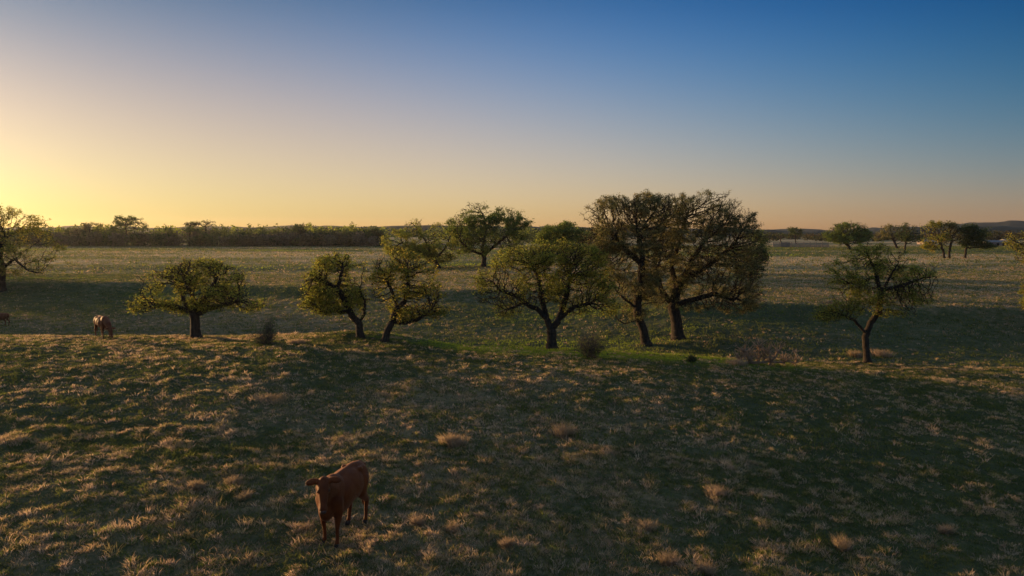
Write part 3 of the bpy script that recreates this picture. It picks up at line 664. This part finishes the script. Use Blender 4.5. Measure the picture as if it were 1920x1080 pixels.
def brush():
    b = at(1412, 684); k = b[1]/FPX; rng = np.random.default_rng(9)
    root = empty('brush_heap', tuple(b), 'heap of fallen dead branches with two forked stubs beside the slender right oak', 'brush heap')
    def limb(pts, r, nm, twig=0):
        P = []; par = []; rad = []
        for i, p in enumerate(pts):
            P.append(np.array(p, float)*k); par.append(i-1); rad.append(r*(1-.55*i/len(pts)))
        for _ in range(twig):
            j = rng.integers(1, len(pts)); last = j; q = P[j].copy(); d = rng.normal(size=3)*.6+np.array([0, 0, .6]); d /= np.linalg.norm(d)
            for s in range(3):
                q = q+d*.2+rng.normal(size=3)*.06; P.append(q.copy()); par.append(last); rad.append(.014*(1-.25*s)+.003); last = len(P)-1
        P = np.array(P); par = np.array(par); nd = np.zeros((len(P), 3)); nd[:, 2] = 1; m = par >= 0; d = P[m]-P[par[m]]; nd[m] = d/np.linalg.norm(d, axis=1)[:, None]
        V, F = tubes(P, par, np.array(rad), np.ones(len(P), bool), nd, 6); npmesh(nm, V, F, M_dead, root, smooth=True)
    limb([(0, 0, -3), (-3, 0, 7), (-9, 2, 14), (-14, 2, 20), (-20, 3, 26)], .10, 'branch', 34)
    limb([(-14, 2, 20), (-16, 0, 26), (-15, 0, 33)], .05, 'branch', 3)
    limb([(30, 2, -3), (36, 2, 8), (42, 0, 15), (46, 0, 26), (50, -2, 30)], .09, 'branch', 26)
    limb([(-30, -3, 2), (-10, -2, 5), (10, 0, 4), (32, 0, 6), (60, 3, 3)], .09, 'branch', 70)
    limb([(-44, 3, 2), (-24, 6, 9), (-4, 6, 10)], .05, 'branch', 44)
    limb([(6, 6, 0), (12, 6, 12), (14, 8, 24), (12, 8, 34)], .04, 'branch', 44)
    limb([(16, 2, 2), (24, 0, 14), (26, -2, 22)], .04, 'branch', 44)
    limb([(40, 2, 4), (62, 6, 6), (84, 8, 2)], .05, 'branch', 44)
brush()

# ------------------------------------------------------------------ grass
def frustum_pts(rng, n, y0, y1, power=0.0, margin=1.10):
    # uniform over the ground wedge the camera could see (plus a margin for side views)
    u = rng.random(n); y = np.sqrt(y0*y0+(y1*y1-y0*y0)*u) if power == 0 else y0*(y1/y0)**u
    x = rng.uniform(-1, 1, n)*(.80*margin*y+1.5); return x, y
def tufts(rng, x, y, hgt, rad, nbl, width, col, lean=.6, two=True, base_dark=True):
    """x,y: tuft centres; every blade a bent strip of two faces (quads)"""
    n = len(x); m = n*nbl
    X = np.repeat(x, nbl); Y = np.repeat(y, nbl); H = np.repeat(hgt, nbl)*rng.uniform(.55, 1.15, m); Rr = np.repeat(rad, nbl)
    a = rng.uniform(0, 2*math.pi, m); rr = np.sqrt(rng.random(m)); bx = X+np.cos(a)*rr*Rr; by = Y+np.sin(a)*rr*Rr
    bz = height(bx, by)-.02
    a2 = a+rng.normal(size=m)*.7; ln = H*lean*(.35+rr*.9)*rng.uniform(.6, 1.2, m)
    dx = np.cos(a2)*ln; dy = np.sin(a2)*ln
    w = np.repeat(width, nbl)*rng.uniform(.7, 1.3, m); wa = rng.uniform(0, math.pi, m); wx = np.cos(wa)*w/2; wy = np.sin(wa)*w/2
    B = np.stack([bx, by, bz], -1); Mid = B+np.stack([dx*.35, dy*.35, H*.6], -1); Tp = B+np.stack([dx, dy, H*.92], -1)
    W = np.stack([wx, wy, np.zeros(m)], -1)
    V = np.stack([B-W, B+W, Mid+W*.8, Mid-W*.8, Tp+W*.15, Tp-W*.15], 1).reshape(-1, 3)
    o = (np.arange(m)*6)[:, None]
    F = np.concatenate([o+np.array([0, 1, 2, 3]), o+np.array([3, 2, 4, 5])])
    c = np.repeat(col, nbl, axis=0)*rng.uniform(.8, 1.2, (m, 1))
    return V, F, np.repeat(c, 6, axis=0)
def collect(parts):
    Vs = []; Fs = []; Cs = []; o = 0
    for v, f, c in parts: Vs.append(v); Fs.append(f+o); Cs.append(c); o += len(v)
    return np.concatenate(Vs), np.concatenate(Fs), np.concatenate(Cs)
def gcol(rng, d, n):
    g = np.array([(.125, .155, .045), (.185, .20, .048), (.095, .125, .050)]); s = np.array([(.42, .30, .17), (.50, .37, .25), (.34, .27, .12), (.46, .32, .22)])
    t = (rng.random(n) < d)[:, None]
    return np.where(t, s[rng.integers(0, 4, n)], g[rng.integers(0, 3, n)])*rng.uniform(.8, 1.2, (n, 1))
def short_grass():
    rng = np.random.default_rng(71); out = []
    for y0, y1, n, nb, h, r, w in ((11, 22, 30000, 9, .09, .11, .014), (22, 45, 60000, 7, .10, .16, .022), (45, 110, 52000, 6, .15, .34, .045), (110, 300, 30000, 5, .26, .9, .13)):
        x, y = frustum_pts(rng, n, y0, y1)
        d = dryness(x, y); d2 = np.clip(d*.45-.12+(fbm(x*.9, y*.9, 81, 3)-.5)*1.2, 0, 1)
        hh = h*rng.uniform(.5, 1.4, n)*(.5+1.1*fbm(x*.7, y*.7, 91, 3)); cg = gcol(rng, d2, n)
        lush_sunlit = np.clip(1-d*5, 0, 1)[:, None]; cg = cg*(1-lush_sunlit)+lush_sunlit*np.array([.27, .35, .045])*rng.uniform(.8, 1.25, (n, 1))  # fresh green, with sunlight on the crest strip painted into the colour
        out.append(tufts(rng, x, y, hh, np.full(n, r), nb, np.full(n, w), cg, lean=.9))
    V, F, c = collect(out)
    tag(npmesh('short_grass', V, F, M_grass, col=c), 'short green and straw-coloured pasture grass over the whole field', 'grass', kind='stuff')
def bunch_grass():
    rng = np.random.default_rng(72); out = []
    for y0, y1, n, nb, w in ((11, 22, 36000, 19, .012), (22, 45, 98000, 9, .021), (45, 130, 46000, 7, .050)):
        x, y = frustum_pts(rng, n, y0, y1); hm_ = hummock(x, y)
        p = .09 + dryness(x, y)*.45 + 1.4*(fbm(x*1.15, y*1.4, 95, 4)-.5) + 5*(hm_-.02)
        k = rng.random(n) < np.clip((p-.16)*2.0, .02, 1); x = x[k]; y = y[k]; m = len(x)
        s = .45+.6*fbm(x*.8, y*.8, 96, 2)**1.5+.55*rng.random(m)**4; far = 1+.35*(y0 > 40)
        col = gcol(rng, np.full(m, .86 if y0 < 40 else .6), m)*(1.42 if y0 < 40 else 1.1)
        out.append(tufts(rng, x, y, .122*s*far*rng.uniform(.55, 1.4, m), .088*s*far, nb, np.full(m, w), col, lean=.8))
    V, F, c = collect(out)
    tag(npmesh('dry_grass', V, F, M_grass, col=c), 'dry straw-coloured bunch grass scattered over the field', 'grass', kind='stuff')
short_grass(); bunch_grass()
# the clumps that show as single tufts
straw = np.array([(.42, .31, .19), (.46, .34, .24), (.38, .29, .16)])
def clump(px, py, wpx, hpx, label, seed, n=420, group='pale dry grass tufts standing out of the pasture', elong=1.0):
    rng = np.random.default_rng(seed); b = at(px, py); k = b[1]/FPX; W = wpx*k/2; H = hpx*k*.78
    m = max(1, int(n/24)); a = rng.uniform(0, 6.28, m); r = np.sqrt(rng.random(m))*W*.62
    x = b[0]+np.cos(a)*r; y = b[1]+np.sin(a)*r*.7
    V, F, c = tufts(rng, x, y, np.full(m, H)*rng.uniform(.75, 1.15, m), np.full(m, W*.40), 34, np.full(m, max(.008, .00055*b[1])), straw[rng.integers(0, 3, m)]*rng.uniform(.85, 1.15, (m, 1)), lean=.6)
    o = npmesh('grass_tuft', V-b, F, M_grass, col=c); o.location = b; tag(o, label, 'grass tuft', group)
CL = [(785, 984, 32, 24, 'pale dry tuft in the open grass to the right of the front cow'),
      (1055, 818, 46, 32, 'tallest bushy dry tuft in the middle of the pasture'),
      (1578, 1030, 40, 30, 'pale rounded tuft in the near grass toward the right corner'),
      (1325, 1076, 44, 30, 'pale tuft cut by the bottom edge right of centre'),
      (1252, 1058, 38, 28, 'pale tuft just up and left of the one cut by the bottom edge'),
      (440, 908, 46, 18, 'pale wide tuft to the left of the front cow, level with its back'),
      (370, 918, 28, 20, 'smaller rounded tuft just left of the wide one beside the front cow'),
      (950, 1024, 30, 22, 'pale tuft in the near grass below the middle of the field'),
      (848, 996, 26, 18, 'low pale tuft to the right of the pale one beside the front cow'),
      (1345, 928, 52, 22, 'wide flattened heap of dry grass right of centre'),
      (1215, 994, 36, 22, 'bushy dry tuft between the field centre and the right corner tufts'),
      (455, 936, 34, 18, 'pale tuft directly below the wide one left of the front cow'),
      (1775, 1000, 30, 22, 'pale round tuft near the right edge of the near grass'),
      (1655, 668, 44, 16, 'pale dry grass right against the foot of the slender right oak'),
      (1604, 668, 34, 15, 'pale dry grass just left of the slender right oak trunk'),
      (1378, 684, 52, 16, 'sunlit straw-coloured clump at the left end of the dead brush heap'),
      (556, 644, 42, 12, 'low reddish dry clump right of the dark tangle of weeds'),
      (510, 752, 84, 13, 'spreading patch of pinkish dead grass halfway up the near pasture'),
      (850, 832, 60, 24, 'pinkish dry clump left of the tallest bushy tuft')]
for i, (px, py, w, h, lab) in enumerate(CL): clump(px, py, w, h, lab, 300+i, n=420 if w < 60 else 700)

# ------------------------------------------------------------------ cattle
def ell(bm, c, s, rot=None):
    M = Matrix.Translation(Vector(c)) @ (rot or Matrix.Identity(4)) @ Matrix.Diagonal((*s, 1))
    bmesh.ops.create_icosphere(bm, subdivisions=3, radius=1, matrix=M)
def chain(bm, pts):
    """pts: (x,y,z,r) - overlapping balls close enough to fuse into one tapering limb"""
    for a, b in zip(pts[:-1], pts[1:]):
        a = np.array(a, float); b = np.array(b, float); L = np.linalg.norm(b[:3]-a[:3]); n = max(2, int(L/(min(a[3], b[3])*.30))+1)
        for i in range(n+1):
            q = a+(b-a)*i/n; bmesh.ops.create_icosphere(bm, subdivisions=2, radius=q[3], matrix=Matrix.Translation(Vector(q[:3])))
def fuse(bm, name, mat, parent, voxel=.02, smooth=5):
    me = bpy.data.meshes.new(name+'_raw'); bm.to_mesh(me); bm.free(); o = bpy.data.objects.new(name+'_raw', me); C.objects.link(o)
    r = o.modifiers.new('r', 'REMESH'); r.mode = 'VOXEL'; r.voxel_size = voxel
    s = o.modifiers.new('s', 'SMOOTH'); s.iterations = smooth; s.factor = .6
    dg = bpy.context.evaluated_depsgraph_get(); m2 = bpy.data.meshes.new_from_object(o.evaluated_get(dg)); bpy.data.objects.remove(o)
    m2.name = name; m2.materials.clear(); m2.materials.append(mat)
    for p in m2.polygons: p.use_smooth = True
    o2 = bpy.data.objects.new(name, m2); C.objects.link(o2); o2.parent = parent; return o2
def cow(loc, heading, scale, label, hide, poll, head_yaw, head_pitch, neckmid, step=(0, 0, 0, 0), group='red cattle in the pasture', tail=0.0):
    root = empty('cow', loc, label, 'cow', group); root.rotation_euler = (0, 0, heading); root.scale = (scale, scale*.93, scale)
    bm = bmesh.new()
    ell(bm, (-.52, 0, .98), (.31, .235, .26)); ell(bm, (-.18, 0, .90), (.50, .32, .33)); ell(bm, (.02, 0, .87), (.44, .315, .33)); ell(bm, (.30, 0, .92), (.33, .25, .36))
    for s in (-1, 1):
        ell(bm, (.38, s*.13, .92), (.19, .12, .30)); ell(bm, (-.52, s*.145, .93), (.23, .12, .26)); ell(bm, (-.42, s*.18, 1.16), (.07, .05, .04)); ell(bm, (-.76, s*.08, 1.10), (.07, .04, .05))
    ell(bm, (.50, 0, .72), (.17, .14, .22)); ell(bm, (.1, 0, .80), (.40, .27, .32)); chain(bm, [(.36, 0, 1.17, .09), (.1, 0, 1.15, .09), (-.4, 0, 1.17, .09), (-.72, 0, 1.13, .08)])
    p = np.array(poll); nm = np.array(neckmid)
    chain(bm, [(.36, 0, 1.02, .235), tuple(nm)+(.175,), tuple(p-np.array([.07*math.cos(head_yaw), .07*math.sin(head_yaw), .05]))+(.125,)])
    chain(bm, [(.48, 0, .80, .13), tuple(nm-np.array([0, 0, .12]))+(.09,)])
    HM = Matrix.Translation(Vector(p)) @ Matrix.Rotation(head_yaw, 4, 'Z') @ Matrix.Rotation(head_pitch, 4, 'Y')
    def hp(x, y, z, r): v = HM @ Vector((x, y, z)); return (v.x, v.y, v.z, r*1.01)
    chain(bm, [hp(-.02, 0, -.02, .10), hp(.10, 0, -.01, .108), hp(.22, 0, -.02, .088), hp(.34, 0, -.035, .070), hp(.44, 0, -.045, .072)])
    chain(bm, [hp(.04, 0, -.11, .085), hp(.20, 0, -.12, .062), hp(.40, 0, -.085, .052)])
    for s in (-1, 1):
        ell(bm, HM @ Vector((.05, s*.07, -.07)), (.07, .06, .08)); ell(bm, HM @ Vector((.445, s*.04, -.04)), (.04, .038, .045)); ell(bm, HM @ Vector((.15, s*.082, .03)), (.04, .025, .028))
        er = HM.to_3x3().to_4x4() @ Matrix.Rotation(s*R(4), 4, 'X') @ Matrix.Rotation(s*R(-12), 4, 'Z')
        ell(bm, HM @ Vector((-.03, s*.20, -.005)), (.066, .125, .030), er); ell(bm, HM @ Vector((-.02, s*.11, -.005)), (.035, .05, .03), er)
    hoofs = []
    for s, df in ((1, step[0]), (-1, step[1])):
        chain(bm, [(.40, s*.15, .86, .13), (.35, s*.165, .64, .095), (.38+df*.5, s*.16, .40, .050), (.375+df*.8, s*.155, .30, .039), (.37+df, s*.155, .14, .036), (.39+df, s*.155, .085, .048)])
        hoofs.append((.40+df, s*.155))
    for s, df in ((1, step[2]), (-1, step[3])):
        chain(bm, [(-.50, s*.15, .92, .17), (-.42, s*.185, .72, .125), (-.56+df*.5, s*.17, .55, .075), (-.665+df*.7, s*.16, .45, .058), (-.64+df*.8, s*.16, .34, .045), (-.61+df, s*.16, .14, .040), (-.59+df, s*.16, .085, .048)])
        hoofs.append((-.575+df, s*.16))
    chain(bm, [(-.80, 0, 1.12, .04), (-.86, tail*.3, .98, .028), (-.87, tail*.7, .75, .022), (-.85, tail, .52, .02)])
    fuse(bm, 'body', hide, root, .018, 5)
    for hx, hy in hoofs:
        bm = bmesh.new()
        for s in (-1, 1): ell(bm, (hx+.015, hy+s*.022, .035), (.055, .025, .045))
        geom = [v for v in bm.verts if v.co.z < .004]
        for v in geom: v.co.z = .004
        for v in bm.verts: v.co.x += (.07-v.co.z)*.25
        me = bpy.data.meshes.new('hoof'); bm.to_mesh(me); bm.free(); me.materials.append(M_hoof); o = bpy.data.objects.new('hoof', me); C.objects.link(o); o.parent = root
    bm = bmesh.new(); chain(bm, [(-.85, tail, .54, .024), (-.85, tail, .44, .042), (-.845, tail, .34, .036), (-.84, tail, .27, .012)])
    fuse(bm, 'tail_switch', M_tailhair, root, .012, 2)
    for s in (-1, 1):
        bm = bmesh.new(); ell(bm, HM @ Vector((.155, s*.098, .024)), (.024, .014, .018), HM.to_3x3().to_4x4())
        me = bpy.data.meshes.new('eye'); bm.to_mesh(me); bm.free(); me.materials.append(M_eye)
        o = bpy.data.objects.new('eye', me); C.objects.link(o); o.parent = root
    bm = bmesh.new(); ell(bm, HM @ Vector((.487, 0, -.035)), (.036, .058, .042), HM.to_3x3().to_4x4())
    for s in (-1, 1): pass
    me = bpy.data.meshes.new('muzzle'); bm.to_mesh(me); bm.free(); me.materials.append(M_nose)
    for pg in me.polygons: pg.use_smooth = True
    o = bpy.data.objects.new('muzzle', me); C.objects.link(o); o.parent = root
    return root
fr = (at(604, 1018)+at(624, 1020))/2; re_ = (at(668, 979)+at(681, 987))/2
hd = math.atan2(fr[1]-re_[1], fr[0]-re_[0]); sc = 1.23
mid = (fr+re_)/2; mid[2] = min(fr[2], re_[2])
off = np.array([math.cos(hd), math.sin(hd), 0])*(-.09*sc)          # midpoint of the hooves is at local x = -.09
view = math.atan2(-mid[1], -mid[0]); hd = hd + .15*(view-hd)
off = np.array([math.cos(hd), math.sin(hd), 0])*(-.09*sc)
cow(tuple(mid-off), hd, sc, 'red-brown cow standing in the near grass, facing the viewer with ears out', M_hide,
    (.88, .20, 1.36), (view-hd)*.98, R(52), (.66, .09, 1.19), step=(.03, -.04, -.05, .06))
g = at(194, 633); cow((g[0], g[1], float(height(g[0], g[1]))), R(-38), .98, 'brown cow grazing head down behind the sunlit rise', M_hide_dark,
    (.98, .0, .58), 0, R(62), (.74, 0, .84), step=(.08, -.06, .05, -.05))
g = at(2, 611); cow((g[0], g[1], float(height(g[0], g[1]))), R(176), 1.02, 'reddish cow cut by the left edge with its hindquarters showing', M_hide_dark,
    (.98, .05, .62), .1, R(60), (.74, 0, .86), step=(.05, -.05, .06, -.06))

# ------------------------------------------------------------------ haze
hm = bpy.data.materials.new('haze_air'); hm.use_nodes = True; ht = hm.node_tree; ht.nodes.clear(); ho = N(ht, 'ShaderNodeOutputMaterial')
pv = N(ht, 'ShaderNodeVolumePrincipled'); pv.inputs['Color'].default_value = (.86, .88, .92, 1); pv.inputs['Density'].default_value = .00007; pv.inputs['Anisotropy'].default_value = .45
ht.links.new(pv.outputs[0], ho.inputs['Volume'])
V = []; F = []; boxv(V, F, (0, 900, 22), (7000, 3600, 60)); hz = pymesh('haze', V, F, hm); tag(hz, kind='stuff')
